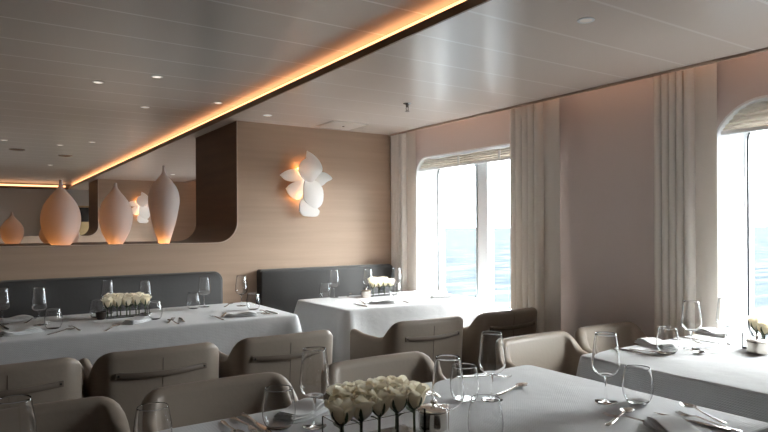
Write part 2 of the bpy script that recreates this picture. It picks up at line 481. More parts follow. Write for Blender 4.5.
PET = [
    (zp([(47, 178), (70, 160), (100, 148), (135, 144), (158, 165), (156, 192), (115, 206), (72, 199)]), -.045, .10, .05, .010),
    (zp([(73, 240), (90, 222), (120, 206), (160, 198), (166, 225), (148, 282), (122, 290), (92, 272)]), -.052, .12, -.05, .012),
    (zp([(176, 56), (208, 76), (234, 105), (245, 135), (238, 158), (205, 160), (180, 130), (170, 90)]), -.075, -.05, .10, .010),
    (zp([(208, 170), (240, 156), (268, 160), (296, 185), (270, 202), (246, 222), (222, 218)]), -.070, -.12, .0, .010),
    (zp([(124, 150), (138, 116), (168, 94), (200, 100), (226, 124), (238, 150), (222, 172), (192, 206), (166, 204), (138, 182)]), -.095, .02, .06, .020),
    (zp([(136, 345), (140, 296), (166, 276), (200, 300), (220, 326), (236, 346), (224, 369), (190, 371), (155, 366)]), -.065, .03, -.10, .010),
    (zp([(150, 232), (158, 200), (190, 194), (228, 212), (247, 240), (250, 282), (240, 314), (214, 332), (180, 316), (152, 286)]), -.085, .04, -.03, .018),
]
def make_sconce():
    t = empty('flower_wall_sconce')
    bm = bmesh.new(); tube(bm, [(0, -.004 - .03 * k / 3, .0) for k in range(4)], .07, 24); link('backplate', bm, M['white'], t)
    for p in PET:
        link('petal', petal_mesh(*p), M['sconce'], t, angle=50)
    for bx, bz in ((-.062, .125), (-.075, -.105)):
        bm = bmesh.new(); bmesh.ops.create_uvsphere(bm, u_segments=12, v_segments=8, radius=.014)
        for v in bm.verts: v.co += Vector((bx, -.024, bz))
        link('bulb', bm, M['bulb'], t)
    for bz in (.06, -.04, -.16):
        bm = bmesh.new(); bmesh.ops.create_uvsphere(bm, u_segments=12, v_segments=8, radius=.012)
        for v in bm.verts: v.co += Vector((.035, -.046, bz))
        link('bulb', bm, M['bulb_white'], t)
    return t
sconces = Proto(make_sconce)
sconces.put((2.42, YB - .001, 1.722), 0, 'white flower-shaped wall sconce on the tan wall above the right banquette', 'wall lamp')
sconces.put((2.53, 11.999, 1.73), 0, 'distant white flower-shaped sconce seen through the pass-through beside the slim vase', 'wall lamp')

# ------------------------------------------------------------------ ceiling fittings
def make_downlight(lens='lamp'):
    t = empty('ceiling_downlight')
    bm = bmesh.new(); lathe(bm, [(.026, 0), (.036, 0), (.037, -.003), (.027, -.004), (.026, 0)], 24); link('trim_ring', bm, M['white'], t)
    bm = bmesh.new(); lathe(bm, [(0, -.001), (.026, -.001), (.026, -.003), (0, -.003)], 24); link('lens', bm, M[lens], t)
    return t
downs = Proto(make_downlight); dims = Proto(lambda: make_downlight('lamp_dim'))
def spot(x, y, z, e):
    l = bpy.data.lights.new('downlight_beam', 'SPOT'); l.energy = e; l.color = (1, .84, .68); l.spot_size = radians(115); l.spot_blend = .9; l.shadow_soft_size = .03
    o = bpy.data.objects.new('downlight_beam', l); COL.objects.link(o); o.location = (x, y, z - .012)
UP = [(.690, 4.554, 'bright recessed downlight in the upper ceiling, leftmost of the near ones above the vases'),
      (.989, 4.185, 'faint recessed downlight in the upper ceiling, topmost of those left of the cove'),
      (1.152, 5.283, 'recessed downlight in the upper ceiling, above the fat vase and right of the larger one'),
      (1.60, 4.794, 'recessed downlight close beside the amber cove, above the brown jamb'),
      (1.103, 7.718, 'recessed downlight beyond the pass-through, right of the pair'),
      (.824, 8.186, 'recessed downlight beyond the pass-through, middle of the far row'),
      (.256, 8.048, 'recessed downlight beyond the pass-through at the left picture edge'),
      (.95, 10.8, 'small distant recessed downlight above the fat vase tip')]
for x, y, lb in UP:
    downs.put((x, y, ZU), 0, lb, 'downlight', 'recessed ceiling downlights'); spot(x, y, ZU, .8)
for x, y, lb in [(2.214, 1.748, 'dim recessed downlight in the lower ceiling near the top edge, right of centre'),
                 (1.93, 4.587, 'recessed downlight in the lower ceiling close to the jamb and the cove'),
                 (2.70, 10.4, 'tiny far recessed downlight above the slim vase')]:
    (dims if y < 2 else downs).put((x, y, ZL), 0, lb, 'downlight', 'recessed ceiling downlights'); spot(x, y, ZL, .8)
for x, y in ((-1.2, 2.2), (-1.6, 4.2), (.3, -.8), (-2, -.8), (2.5, -.6)):
    spot(x, y, ZU if x < XC else ZL, 1)
for x, y, lb in [(.42, 8.9, 'dark flat round ceiling vent at far left beyond the pass-through'), (1.0, 9.3, 'dark flat round ceiling vent beside the far downlights')]:
    bm = bmesh.new(); lathe(bm, [(0, 0), (.09, 0), (.09, -.006), (.07, -.012), (0, -.012)], 24)
    o = link('ceiling_vent', bm, M['chrome']); o.location = (x, y, ZU); tag(o, lb, 'vent')
sp = tag(empty('fire_sprinkler', (2.60, 3.62, ZL)), 'small dark fire sprinkler hanging from the lower ceiling', 'sprinkler')
b = bmesh.new(); lathe(b, [(0, 0), (.030, 0), (.030, -.004), (.012, -.010), (.010, -.03), (0, -.03)], 20); link('escutcheon', b, M['chrome'], sp)
b = bmesh.new(); tube(b, [(-.009, 0, -.028), (-.011, 0, -.04), (-.004, 0, -.056)], .0022, 6); tube(b, [(.009, 0, -.028), (.011, 0, -.04), (.004, 0, -.056)], .0022, 6); link('frame_arms', b, M['chrome'], sp)
b = bmesh.new(); lathe(b, [(0, -.056), (.016, -.056), (.016, -.059), (0, -.059)], 16); link('deflector', b, M['chrome'], sp)
ht = tag(empty('ceiling_hatch', (2.66, 4.69, ZL)), 'square flush access hatch in the lower ceiling near the tan wall', 'hatch')
b = bmesh.new(); box(b, -.17, .17, -.17, .17, -.008, 0, .003); link('panel', b, M['hatch'], ht)
b = bmesh.new(); lathe(b, [(0, -.008), (.010, -.008), (.009, -.012), (0, -.012)], 12, .02, .0); link('lock', b, M['chrome'], ht)

# ------------------------------------------------------------------ banquettes
def banquette(x0, x1, label, rr):
    t = tag(empty('banquette', (x0, YB, 0)), label, 'banquette')
    w = x1 - x0; h = .983
    def outl(ins):
        r = .07
        p = [(ins, .10), (w - ins, .10)]
        p += [(w - ins - r + r * cos(a), h - ins - r + r * sin(a)) for a in [pi / 2 * i / 8 for i in range(9)]]
        r2 = .07 if not rr else .02
        p += [(ins + r2 - r2 * sin(a), h - ins - r2 + r2 * cos(a)) for a in [pi / 2 * i / 8 for i in range(9)]]
        return p
    bm = bmesh.new()
    loft(bm, [[(x, -.004, z) for x, z in outl(0)], [(x, -.085, z) for x, z in outl(0)], [(x, -.096, z) for x, z in outl(.005)], [(x, -.100, z) for x, z in outl(.014)]])
    link('backrest', bm, M['charcoal'], t, angle=60)
    bm = bmesh.new(); tube(bm, [(x, -.088, z) for x, z in outl(-.001)[1:]], .006, 8); link('piping', bm, M['piping'], t)
    bm = bmesh.new(); box(bm, .0, w, -.56, -.105, .34, .47, .03, 3); link('seat', bm, M['charcoal'], t)
    bm = bmesh.new(); box(bm, .02, w - .02, -.50, -.02, 0, .335); link('plinth', bm, M['brown'], t, smooth=False)
banquette(-3.6, 1.645, 'long charcoal banquette along the low wall under the vases', False)
banquette(1.975, 3.32, 'shorter charcoal banquette under the flower sconce, in the window corner', True)

# ------------------------------------------------------------------ tables with cloths
TZ = .750
def table(x0, x1, y0, y1, where, drop=.50, seed=0, back=1.0):
    cx, cy = (x0 + x1) / 2, (y0 + y1) / 2
    t = tag(empty('dining_table', (cx, cy, 0)), 'table hidden under the white cloth ' + where, 'table')
    hx, hy = (x1 - x0) / 2, (y1 - y0) / 2
    bm = bmesh.new(); box(bm, -hx + .012, hx - .012, -hy + .012, hy - .012, TZ - .034, TZ - .004, .008); link('tabletop', bm, M['brown'], t)
    for s in (-1, 1):
        bm = bmesh.new(); box(bm, s * (hx - .45) - .05, s * (hx - .45) + .05, -.05, .05, .03, TZ - .034, .01); link('leg', bm, M['chrome'], t)
        bm = bmesh.new(); box(bm, s * (hx - .45) - .06, s * (hx - .45) + .06, -.28, .28, 0, .03, .01); link('foot', bm, M['chrome'], t)
    rnd = random.Random(seed)
    # cloth
    r = .035; pts = []; nrm = []; cw = []
    def add(x, y, nx, ny, c): pts.append((x, y)); nrm.append((nx, ny)); cw.append(c)
    for k, (sx, sy, a0) in enumerate(((1, 1, 0), (-1, 1, pi / 2), (-1, -1, pi), (1, -1, 3 * pi / 2))):
        for i in range(9):
            a = a0 + pi / 2 * i / 8
            add(sx * (hx - r) + r * cos(a), sy * (hy - r) + r * sin(a), cos(a), sin(a), 1.0)
        nx_, ny_ = ((0, 1), (-1, 0), (0, -1), (1, 0))[k]
        ln = (2 * hx if k in (0, 2) else 2 * hy) - 2 * r
        n = max(8, int(ln / .03)); sxx, syy = pts[-1]
        dx, dy = ((-1, 0), (0, -1), (1, 0), (0, 1))[k]
        for i in range(1, n):
            d = ln * i / n; e = min(d, ln - d)
            add(sxx + dx * d, syy + dy * d, nx_, ny_, math.exp(-(e / .085) ** 2))
    n = len(pts)
    ph = [rnd.uniform(0, 6.28) for _ in range(4)]
    per = []; s = 0
    for i in range(n):
        per.append(s); q = pts[(i + 1) % n]; s += sqrt((q[0] - pts[i][0]) ** 2 + (q[1] - pts[i][1]) ** 2)
    rings = []
    prof = [(-.010, 0), (-.003, -.002), (.001, -.010)] + [(.002, -drop * f) for f in (.06, .12, .2, .3, .42, .56, .7, .85, 1.0)]
    for off, dz in prof:
        f = -dz / drop; ring = []
        for i in range(n):
            p = per[i]
            wob = .5 + .5 * sin(p * 9 + ph[0]) * sin(p * 3.7 + ph[1])
            o = off + f * (.010 * wob) + .075 * cw[i] * (f ** .8)
            crease = -.030 * f * math.exp(-((cw[i] - .55) / .18) ** 2) if cw[i] < .999 else 0
            o += crease
            o = max(o, off)
            ring.append((pts[i][0] + nrm[i][0] * o, pts[i][1] + nrm[i][1] * o, TZ + dz * (back if nrm[i][1] > .7 else 1.0) - .03 * cw[i] * f))
        rings.append(ring)
    bm = bmesh.new(); R = loft(bm, rings, caps=False); bm.faces.new(R[0])
    c = link('tablecloth', bm, M['cloth'], angle=70); c.location = (cx, cy, 0)
    sm = c.modifiers.new('thickness', 'SOLIDIFY'); sm.thickness = .0015; sm.offset = -1
    tag(c, 'white tablecloth ' + where, 'tablecloth')
table(-.17, 1.80, 3.77, 4.68, 'on the long table below the vases', .30, 1, .85)
table(2.17, 3.45, 3.78, 4.575, 'on the table in the far window corner', .42, 2, .62)
table(-.10, 1.95, .87, 1.845, 'on the nearest table in the foreground', .50, 3)
table(2.27, 3.40, .85, 1.845, 'on the sunlit table at the right by the window', .50, 4)

# ------------------------------------------------------------------ chairs
CW, CD, CH = .612, .47, .764
def make_chair():
    t = empty('dining_chair')
    hw, r, th = CW / 2, .11, .062
    path = []
    ny = 9
    for i in range(ny): path.append((-hw, lerp(CD, r, i / (ny - 1)), -1, 0))
    for i in range(1, 8):
        a = pi / 2 * i / 8; path.append((-hw + r - r * cos(a), r - r * sin(a), -cos(a), -sin(a)))
    nx = 11
    for i in range(nx):
        x = lerp(-hw + r, hw - r, i / (nx - 1)); path.append((x, -.012 * (1 - (x / (hw - r)) ** 2), 0, -1))
    for i in range(1, 8):
        a = pi / 2 * i / 8; path.append((hw - r + r * sin(a), r - r * cos(a), sin(a), -cos(a)))
    for i in range(ny): path.append((hw, lerp(r, CD, i / (ny - 1)), 1, 0))
    def ztop(x, y):
        z = CH - .118 * sstep(y, .035, .20)
        ax = abs(x)
        tt = max(0, min(1, (ax - (hw - .085)) / .085)); z -= .055 * (1 - sqrt(1 - tt * tt)) * (1 - sstep(y, .08, .2))
        z += .016 * sstep(y, .34, CD)
        return z
    rings = []
    for x, y, nx_, ny_ in path:
        zt = ztop(x, y); rr = th / 2; zb = .27
        cxn, cyn = x - nx_ * rr, y - ny_ * rr
        lean = lambda z: -.035 * (z - .3) / .45 * (1 - sstep(y, .05, .25))
        ring = []
        for k in range(9):
            a = pi * k / 8
            z = zt - rr + rr * sin(a); d = rr * cos(a)
            ring.append((cxn + nx_ * d, cyn + ny_ * d + lean(z), z))
        for z in (lerp(zt - rr, zb, .35), lerp(zt - rr, zb, .7), zb):
            ring.append((cxn - nx_ * rr, cyn - ny_ * rr + lean(z), z))
        for z in (zb, lerp(zt - rr, zb, .7), lerp(zt - rr, zb, .35)):
            ring.append((cxn + nx_ * rr, cyn + ny_ * rr + lean(z), z))
        rings.append(ring)
    bm = bmesh.new(); loft(bm, rings); link('backrest', bm, M['leather'], t, angle=70)
    yb = lambda x, z: -.012 * (1 - (min(abs(x), .18) / .187) ** 2) - .035 * (z - .3) / .45
    bm = bmesh.new(); tube(bm, [(0, yb(0, z) - .0005, z) for z in (.30, .42, .54, .66, .722)], .0018, 6); link('seam', bm, M['leather_dark'], t)
    # pull strap, bowed outwards, with a dark fixing at each end
    hp = []
    for i in range(13):
        u = i / 12; x = lerp(-.19, .19, u); hp.append((x, yb(x, .655) - .006 - .020 * sin(pi * u), .655 - .004 * sin(pi * u)))
    bm = bmesh.new(); tube(bm, hp, [(.007, .014)] * 13, 10); h = link('handle', bm, M['leather_dark'], t)
    for s in (-1, 1):
        bm = bmesh.new(); box(bm, s * .197 - .014, s * .197 + .014, yb(.19, .655) - .008, yb(.19, .655) + .004, .641, .669, .003); link('fixing', bm, M['leather_dark'], h)
        bm = bmesh.new(); tube(bm, [(s * .198, yb(.19, .655) - .0105 + .003 * k, .655) for k in range(2)], .0048, 10); link('screw', bm, M['socket'], h)
    bm = bmesh.new(); box(bm, -hw + th + .004, hw - th - .004, th + .0, CD - .01, .37, .47, .03, 3); link('seat', bm, M['leather'], t)
    for sx in (-1, 1):
        for y in (.06, CD - .05):
            bm = bmesh.new(); tube(bm, [(sx * (hw - .06), y, z) for z in (0, .15, .275)], [.012, .016, .02], 10); link('leg', bm, M['brown'], t)
    return t
chairs = Proto(make_chair)
YR = 3.06
G1, G2 = 'tub chairs seen from behind', 'tub chairs facing the camera'
for x, lb in [(.105, 'leftmost taupe tub chair with back strap, cut by the left picture edge'),
              (.735, 'taupe tub chair with back strap, second from left, below the flower box'),
              (1.395, 'taupe tub chair with back strap, third from left, at long table right end'),
              (2.365, 'taupe strap-backed tub chair before the far window table, its left arm in view'),
              (3.055, 'taupe tub chair with back strap nearest the far window and its curtain')]:
    chairs.put((x, YR, 0), 0, lb, 'chair', G1)
for x, lb in [(.135, 'smooth taupe tub chair facing the camera at the lower left corner'),
              (.775, 'smooth taupe tub chair facing the camera, behind the stemmed glass left of the roses'),
              (1.51, 'smooth taupe tub chair facing the camera, just behind the foreground roses'),
              (2.52, 'pale lit tub chair facing the camera at the left end of the right table'),
              (3.135, 'pale tub chair facing the camera against the taupe wall between the curtains')]:
    chairs.put((x, 2.345, 0), pi, lb, 'chair', G2).scale = (1, 1, .977)

# ------------------------------------------------------------------ glassware
def make_wine():
    t = empty('wine_glass')
    w = .0014
    out = spline([(.005, .0835), (.021, .088), (.0375, .101), (.0448, .119), (.0435, .146), (.0388, .188), (.0335, .226)], 5)
    inn = [(max(r - w, .0), z + (.0025 if i < 6 else 0)) for i, (r, z) in enumerate(out)]
    prof = [(0, .0842)] + out + [(out[-1][0] - w * .5, .2267)] + list(reversed(inn[1:])) + [(0, .0885)]
    bm = bmesh.new(); lathe(bm, prof, 36); link('bowl', bm, M['glass'], t, angle=80)
    bm = bmesh.new(); lathe(bm, [(0, .006), (.0052, .0055), (.0036, .014), (.0032, .05), (.0038, .074), (.006, .0835), (0, .0841)], 16); link('stem', bm, M['glass'], t, angle=80)
    bm = bmesh.new(); lathe(bm, [(0, .0004), (.0355, .0004), (.0362, .0014), (.034, .0024), (.012, .004), (0, .0058)], 36); link('foot', bm, M['glass'], t, angle=60)
    return t
def make_tumbler():
    w = .0016
    out = spline([(.026, .0006), (.036, .006), (.0455, .026), (.0485, .048), (.0465, .075), (.0425, .098), (.0395, .115)], 5)
    inn = [(r - w, max(z, .006)) for r, z in out]
    prof = [(0, .0006)] + out + [(out[-1][0] - w / 2, .1157)] + list(reversed(inn)) + [(0, .006)]
    bm = bmesh.new(); lathe(bm, prof, 36)
    return link('water_tumbler', bm, M['glass'], angle=80)
wine, tumb = Proto(make_wine), Proto(make_tumbler)
GW, GT = 'stemmed wine glasses', 'stemless water glasses'
ZT = TZ + .0006
for x, y, lb in [(.824, 1.619, 'stemmed wine glass just left of the foreground roses'),
                 (1.07, 1.307, 'stemmed wine glass beside the silver lidded pot, right of the roses'),
                 (1.442, 1.528, 'tall stemmed wine glass at the far right of the foreground table centre, by the spoon'),
                 (1.736, 1.298, 'stemmed wine glass near the right edge of the foreground table'),
                 (.062, 1.50, 'stemmed glass cut off at the lower left corner of the picture'),
                 (.129, 4.446, 'stemmed wine glass at the left picture edge on the long table'),
                 (.315, 4.275, 'stemmed wine glass second from the left on the long table'),
                 (.752, 4.60, 'stemmed wine glass behind the left end of the long table flower box'),
                 (.968, 4.455, 'stemmed wine glass at the right end of the long table flower box'),
                 (1.406, 4.549, 'stemmed wine glass before the rounded end of the long banquette'),
                 (1.653, 4.446, 'stemmed wine glass at the right end of the long table, before the tan wall gap'),
                 (2.491, 4.527, 'stemmed wine glass at the left of the far window table'),
                 (2.804, 4.50, 'stemmed wine glass in the middle of the far window table'),
                 (3.066, 4.447, 'stemmed wine glass against the corner curtain on the far window table'),
                 (2.815, 1.628, 'stemmed wine glass on the sunlit right table in front of the curtain'),
                 (3.073, 1.60, 'stemmed glass behind the roses on the sunlit right table')]:
    wine.put((x, y, ZT), random.uniform(0, 3), lb, 'wine glass', GW)
for x, y, lb in [(.73, 1.663, 'clear water tumbler left of the wine glass and roses in the foreground'),
                 (.382, 1.68, 'clear water tumbler at the bottom edge, before the smooth chair at left'),
                 (1.366, 1.579, 'clear water tumbler behind the wine glass near the silver pot'),
                 (1.15, 1.245, 'clear water tumbler at the bottom edge, right of the silver pot'),
                 (1.815, 1.234, 'wide clear water tumbler at the right edge of the foreground table'),
                 (.371, 4.07, 'water tumbler at the left of the long table, before a wine glass'),
                 (.659, 4.419, 'water tumbler at the left end of the long table flower box'),
                 (.948, 4.109, 'water tumbler in front of the right end of the long table flower box'),
                 (1.309, 4.493, 'water tumbler by the rounded end of the long banquette'),
                 (1.649, 4.196, 'water tumbler at the right end of the long table'),
                 (2.433, 4.58, 'water tumbler at the left of the far window table'),
                 (2.95, 4.30, 'water tumbler beside the white flower box on the far window table'),
                 (2.636, 1.638, 'water tumbler on the sunlit right table')]:
    tumb.put((x, y, ZT), random.uniform(0, 3), lb, 'water glass', GT)

# ------------------------------------------------------------------ flower boxes and roses
def make_trough():
    t = empty('glass_flower_box')
    L_, W_, H_, w = .135, .052, .075, .004
    bm = bmesh.new()
    o = [(-L_, -W_), (L_, -W_), (L_, W_), (-L_, W_)]; i = [(-L_ + w, -W_ + w), (L_ - w, -W_ + w), (L_ - w, W_ - w), (-L_ + w, W_ - w)]
    loft(bm, [[(x, y, .0) for x, y in o], [(x, y, H_) for x, y in o], [(x, y, H_) for x, y in i], [(x, y, .007) for x, y in i]])
    link('glass_body', bm, M['glass'], t, smooth=False)
    return t
def petal(bm, a0, hw, r0, r1, h, curl, tilt, nu=6, nv=5):
    rows = []
    for v in range(nv + 1):
        f = v / nv; row = []
        rad = lerp(r0, r1, sin(min(1, f * 1.5) * pi / 2) ** .7) + curl * max(0, f - .7) ** 1.5 * 6
        for u in range(nu + 1):
            q = u / nu * 2 - 1; a = a0 + q * hw * (1 - .25 * f * abs(q))
            z = h * (f - .16 * q * q * f) - curl * max(0, f - .8) * 1.2
            rr = rad * (1 + .06 * (q * q)) + tilt * f
            row.append((rr * cos(a), rr * sin(a), z))
        rows.append(row)
    loft(bm, rows, closed=False)
def make_rose():
    t = empty('white_rose')
    bm = bmesh.new(); rn = random.Random(3)
    for cnt, r0, r1, h, curl, hw in ((3, .004, .006, .066, 0, 1.3), (3, .006, .012, .068, .001, 1.2), (4, .010, .0185, .069, .003, 1.0), (5, .013, .0255, .068, .007, .85), (5, .013, .0305, .062, .013, .80)):
        a = rn.uniform(0, 6)
        for k in range(cnt): petal(bm, a + 2 * pi * k / cnt, hw, r0, r1, h * rn.uniform(.95, 1.05), curl, 0)
    for v in bm.verts: v.co.z += .070
    link('bloom', bm, M['petal'], t, angle=70)
    bm = bmesh.new(); tube(bm, [(0, 0, .0), (.001, 0, .04), (0, 0, .072)], .0036, 8); link('stem', bm, M['green'], t)
    bm = bmesh.new(); lathe(bm, [(0, .062), (.004, .062), (.0125, .069), (.0140, .073), (.0, .074)], 12)
    for k in range(5):
        a = 2 * pi * k / 5 + .3
        rows = []
        for j in range(6):
            f = j / 5; r = .013 + .0185 * min(1, sin(f * 2.2)) + .006 * max(0, f - .7) ; z = .070 + .042 * f - .012 * max(0, f - .7); wd = .0065 * (1 - f) ** .7 + .0004
            c = Vector((r * cos(a), r * sin(a), z)); s = Vector((-sin(a), cos(a), 0)); nn = Vector((cos(a), sin(a), -.3)) * .0008
            rows.append([c - s * wd, c + nn, c + s * wd, c - nn])
        loft(bm, rows)
    link('sepals', bm, M['green'], t, angle=70)
    bm = bmesh.new(); rows = []
    for j in range(7):
        f = j / 6; c = Vector((.003 + .024 * f, .004 * sin(f * 3), .052 + .030 * f - .016 * f * f)); wd = .010 * sin(pi * min(.98, f + .04)) + .0004
        rows.append([c + Vector((0, -wd, .002)), c + Vector((0, 0, -.0012)), c + Vector((0, wd, .002)), c + Vector((0, 0, .0012))])
    loft(bm, rows); link('leaf', bm, M['green'], t, angle=70)
    return t
trough, roses = Proto(make_trough), Proto(make_rose)
def flowers(cx, cy, cz, where, cols, rows=2, scale=1.0, rz=0.0):
    trough.put((cx, cy, cz), rz, 'clear rectangular glass flower box holding white roses on the ' + where, 'flower box', 'glass flower boxes')
    names = {0: 'front row', 1: 'back row'}
    order = ['leftmost', 'second from left', 'middle', 'second from right', 'rightmost']
    for r in range(rows):
        n = cols if r == 0 else cols - 1
        for k in range(n):
            px = (k - (n - 1) / 2) * .058
            py = (-.024 if r == 0 else .024)
            idx = order if n == 5 else ['leftmost', 'second from left', 'second from right', 'rightmost'] if n == 4 else ['leftmost', 'middle', 'rightmost']
            o = roses.put((cx + px, cy + py, cz + .0075), random.uniform(0, 6.2), 'cream rose, %s in the %s of the flower box, %s' % (idx[k], names[r], where), 'rose', 'white roses on the ' + where)
            s = random.uniform(.95, 1.06)
            o.scale = (s, s, random.uniform(.97, 1.03) * (1.0 if r == 0 else 1.10) * .98)
flowers(.905, 1.42, ZT, 'foreground table', 5)
flowers(.82, 4.34, ZT, 'long table', 5)
flowers(2.88, 4.42, ZT, 'far window table', 4)
flowers(3.16, 1.45, ZT, 'sunlit right table', 4)

# ------------------------------------------------------------------ small tableware
def make_pot():
    t = empty('lidded_pot')
    bm = bmesh.new(); lathe(bm, [(0, .0005), (.034, .0005), (.040, .004), (.042, .02), (.042, .052), (.044, .054), (.042, .056), (0, .056)], 32); link('body', bm, M['silver'], t, angle=50)
    l = bmesh.new(); lathe(l, [(0, .0565), (.0435, .0565), (.0445, .059), (.038, .064), (.012, .0675), (0, .068)], 32); lo = link('lid', l, M['silver'], t, angle=50)
    k = bmesh.new(); lathe(k, [(0, .0675), (.004, .0675), (.0035, .073), (.0085, .077), (.009, .081), (.004, .084), (0, .0845)], 20); link('knob', k, M['silver'], lo, angle=50)
    return t
pots = Proto(make_pot)
pots.put((1.092, 1.40, ZT), 0, 'silver lidded pot with round knob beside the foreground roses', 'pot', 'silver lidded pots')
pots.put((2.70, 4.36, ZT), 0, 'small silver lidded pot in the middle of the far window table', 'pot', 'silver lidded pots')
pots.put((2.955, 1.40, ZT), 0, 'silver lidded pot in front of the roses on the sunlit right table', 'pot', 'silver lidded pots')
vt = tag(empty('candle_votive', (.665, 4.31, ZT)), 'dark round candle votive at the left end of the long table flower box', 'candle holder')
b = bmesh.new(); lathe(b, [(0, .0005), (.024, .0005), (.032, .02), (.034, .05), (.031, .05), (.028, .02), (0, .012)], 24); link('cup', b, M['candle'], vt, angle=50)
b = bmesh.new(); lathe(b, [(0, .013), (.024, .014), (.026, .030), (0, .031)], 20); link('candle', b, M['petal'], vt)

def strip(bm, st):
    """cutlery blank along +x: stations (x, half width, z, thickness)"""
    rings = []
    for x, w, z, t in st:
        rings.append([(x, -w, z + t * .5), (x, -w * .6, z), (x, w * .6, z), (x, w, z + t * .5), (x, w * .6, z + t), (x, -w * .6, z + t)])
    loft(bm, rings); return bm
HAND = [(-.100, .003, .0005, .003), (-.097, .008, .0005, .003), (-.08, .0078, .0006, .0032), (-.04, .005, .002, .0034), (0, .0036, .006, .0034), (.035, .0032, .010, .003)]
def make_spoon():
    t = empty('spoon'); bm = bmesh.new(); strip(bm, HAND); link('handle', bm, M['steel'], t, angle=60)
    bm = bmesh.new(); up = []; nu, nv = 12, 6
    for i in range(nu + 1):
        f = i / nu; x = .030 + .062 * f; w = .0205 * sin(pi * min(.99, max(.06, f)) ** .85) ** .6; row = []
        for j in range(nv + 1):
            q = j / nv * 2 - 1
            d = .0085 * (1 - q * q) * sin(pi * max(.05, min(.97, f)))
            row.append((x, w * q, .0105 - .0015 * f - d))
        up.append(row)
    bk = [[(p[0], p[1] * .96, p[2] + .0012) for p in r] for r in reversed(up)]
    loft(bm, up + bk, closed=False, loop=True); link('bowl', bm, M['steel'], t, angle=60); return t
def make_fork():
    t = empty('fork'); bm = bmesh.new(); strip(bm, HAND); link('handle', bm, M['steel'], t, angle=60)
    bm = bmesh.new(); strip(bm, [(.033, .0032, .010, .003), (.042, .008, .008, .002), (.052, .0115, .006, .0018), (.060, .0118, .0052, .0018)])
    for k in range(4):
        y = (k - 1.5) * .0064
        tube(bm, [(.058, y, .006), (.078, y, .005), (.096, y * .97, .0105)], [(.0019, .001), (.0018, .001), (.0009, .0007)], 6)
    link('head', bm, M['steel'], t, angle=60); return t
def make_knife():
    t = empty('knife'); bm = bmesh.new(); strip(bm, [(-.118, .004, .0005, .005), (-.114, .0085, .0005, .0065), (-.06, .0075, .0005, .0065), (-.012, .006, .0005, .006), (-.004, .005, .001, .004)]); link('handle', bm, M['steel'], t, angle=60)
    bm = bmesh.new(); strip(bm, [(-.006, .006, .0015, .003), (.01, .0095, .0015, .0022), (.06, .0105, .0015, .0018), (.09, .008, .0015, .0015), (.108, .0015, .0015, .001)]); link('blade', bm, M['steel'], t, angle=60); return t
spoons, forks, knives = Proto(make_spoon), Proto(make_fork), Proto(make_knife)
KIND = {'s': (spoons, 'spoon'), 'f': (forks, 'fork'), 'k': (knives, 'knife')}
def cut(kd, tip, tail, label, dz=0.0):
    """tip = business end, tail = end of the handle"""
    a = atan2(tip[1] - tail[1], tip[0] - tail[0])
    p, c = KIND[kd]
    p.put(((tip[0] + tail[0]) / 2, (tip[1] + tail[1]) / 2, ZT + .0004 + dz), a, label, c, 'cutlery laid on the tables')
cut('s', (1.683, 1.594), (1.49, 1.555), 'spoon with a warm reflecting bowl right of the tall wine glass, foreground table')
cut('f', (1.70, 1.71), (1.57, 1.82), 'fork on the far right of the foreground table behind the spoon')
cut('k', (1.315, 1.69), (1.325, 1.83), 'knife lying left of the tumbler behind the silver pot, outer one')
cut('f', (1.283, 1.68), (1.285, 1.82), 'fork lying left of the knife behind the silver pot')
cut('s', (1.72, 1.19), (1.53, 1.14), 'spoon crossing a fork at the foot of the right foreground wine glass')
cut('f', (1.60, 1.20), (1.66, 1.03), 'fork crossed under the spoon at the right foreground wine glass', .0)
cut('s', (1.872, 1.12), (1.80, .945), 'spoon lying bowl up at the bottom right, over the knife', .008)
cut('k', (1.752, 1.125), (1.765, .93), 'knife with dark blade at the bottom right, beside the napkin')
cut('f', (1.795, 1.08), (1.788, .90), 'fork beside the knife at the bottom right edge')
cut('f', (.655, 1.64), (.652, 1.825), 'fork at the lower left of the foreground table, outer of three pieces')
cut('k', (.69, 1.63), (.686, 1.83), 'knife at the lower left of the foreground table, between fork and tumbler')
cut('s', (.600, 1.62), (.612, 1.81), 'spoon at the lower left of the foreground table, left of the fork')
cut('k', (.15, 4.16), (.12, 4.40), 'knife at the left picture edge of the long table')
cut('f', (.31, 4.58), (.25, 4.42), 'fork behind the second wine glass of the long table')
cut('s', (.45, 3.95), (.35, 3.87), 'spoon below the left tumbler of the long table')
cut('f', (.46, 4.08), (.49, 3.90), 'fork beside the left tumbler of the long table')
cut('s', (.69, 3.93), (.62, 3.82), 'spoon below the middle of the long table flower box')
cut('f', (1.05, 4.05), (.98, 3.90), 'fork by the tumbler before the flower box, front edge of the long table')
cut('k', (1.10, 4.09), (1.07, 3.88), 'knife right of the tumbler before the flower box')
cut('s', (1.01, 4.00), (1.02, 3.82), 'spoon between fork and knife right of the flower box')
cut('k', (1.43, 4.15), (1.34, 3.95), 'knife right of centre on the long table, pointing at the wall')
cut('f', (1.28, 4.0), (1.30, 3.82), 'fork at the front edge of the long table right of centre')
cut('s', (1.62, 3.87), (1.55, 4.03), 'spoon at the right end of the long table by the tumbler')
cut('k', (1.70, 4.10), (1.69, 3.88), 'knife near the right corner of the long table')
cut('f', (1.66, 4.09), (1.645, 3.90), 'fork next to the knife near the right corner of the long table')
cut('s', (1.62, 4.58), (1.54, 4.47), 'spoon behind the right wine glass of the long table')
cut('f', (2.52, 4.18), (2.46, 3.98), 'fork at the front left of the far window table')
cut('k', (2.40, 4.05), (2.385, 3.85), 'knife near the front left corner of the far window table')
cut('s', (2.70, 4.61), (2.62, 4.52), 'spoon behind the left wine glass of the far window table')
cut('k', (2.81, 4.06), (2.77, 3.86), 'knife at the front middle of the far window table')
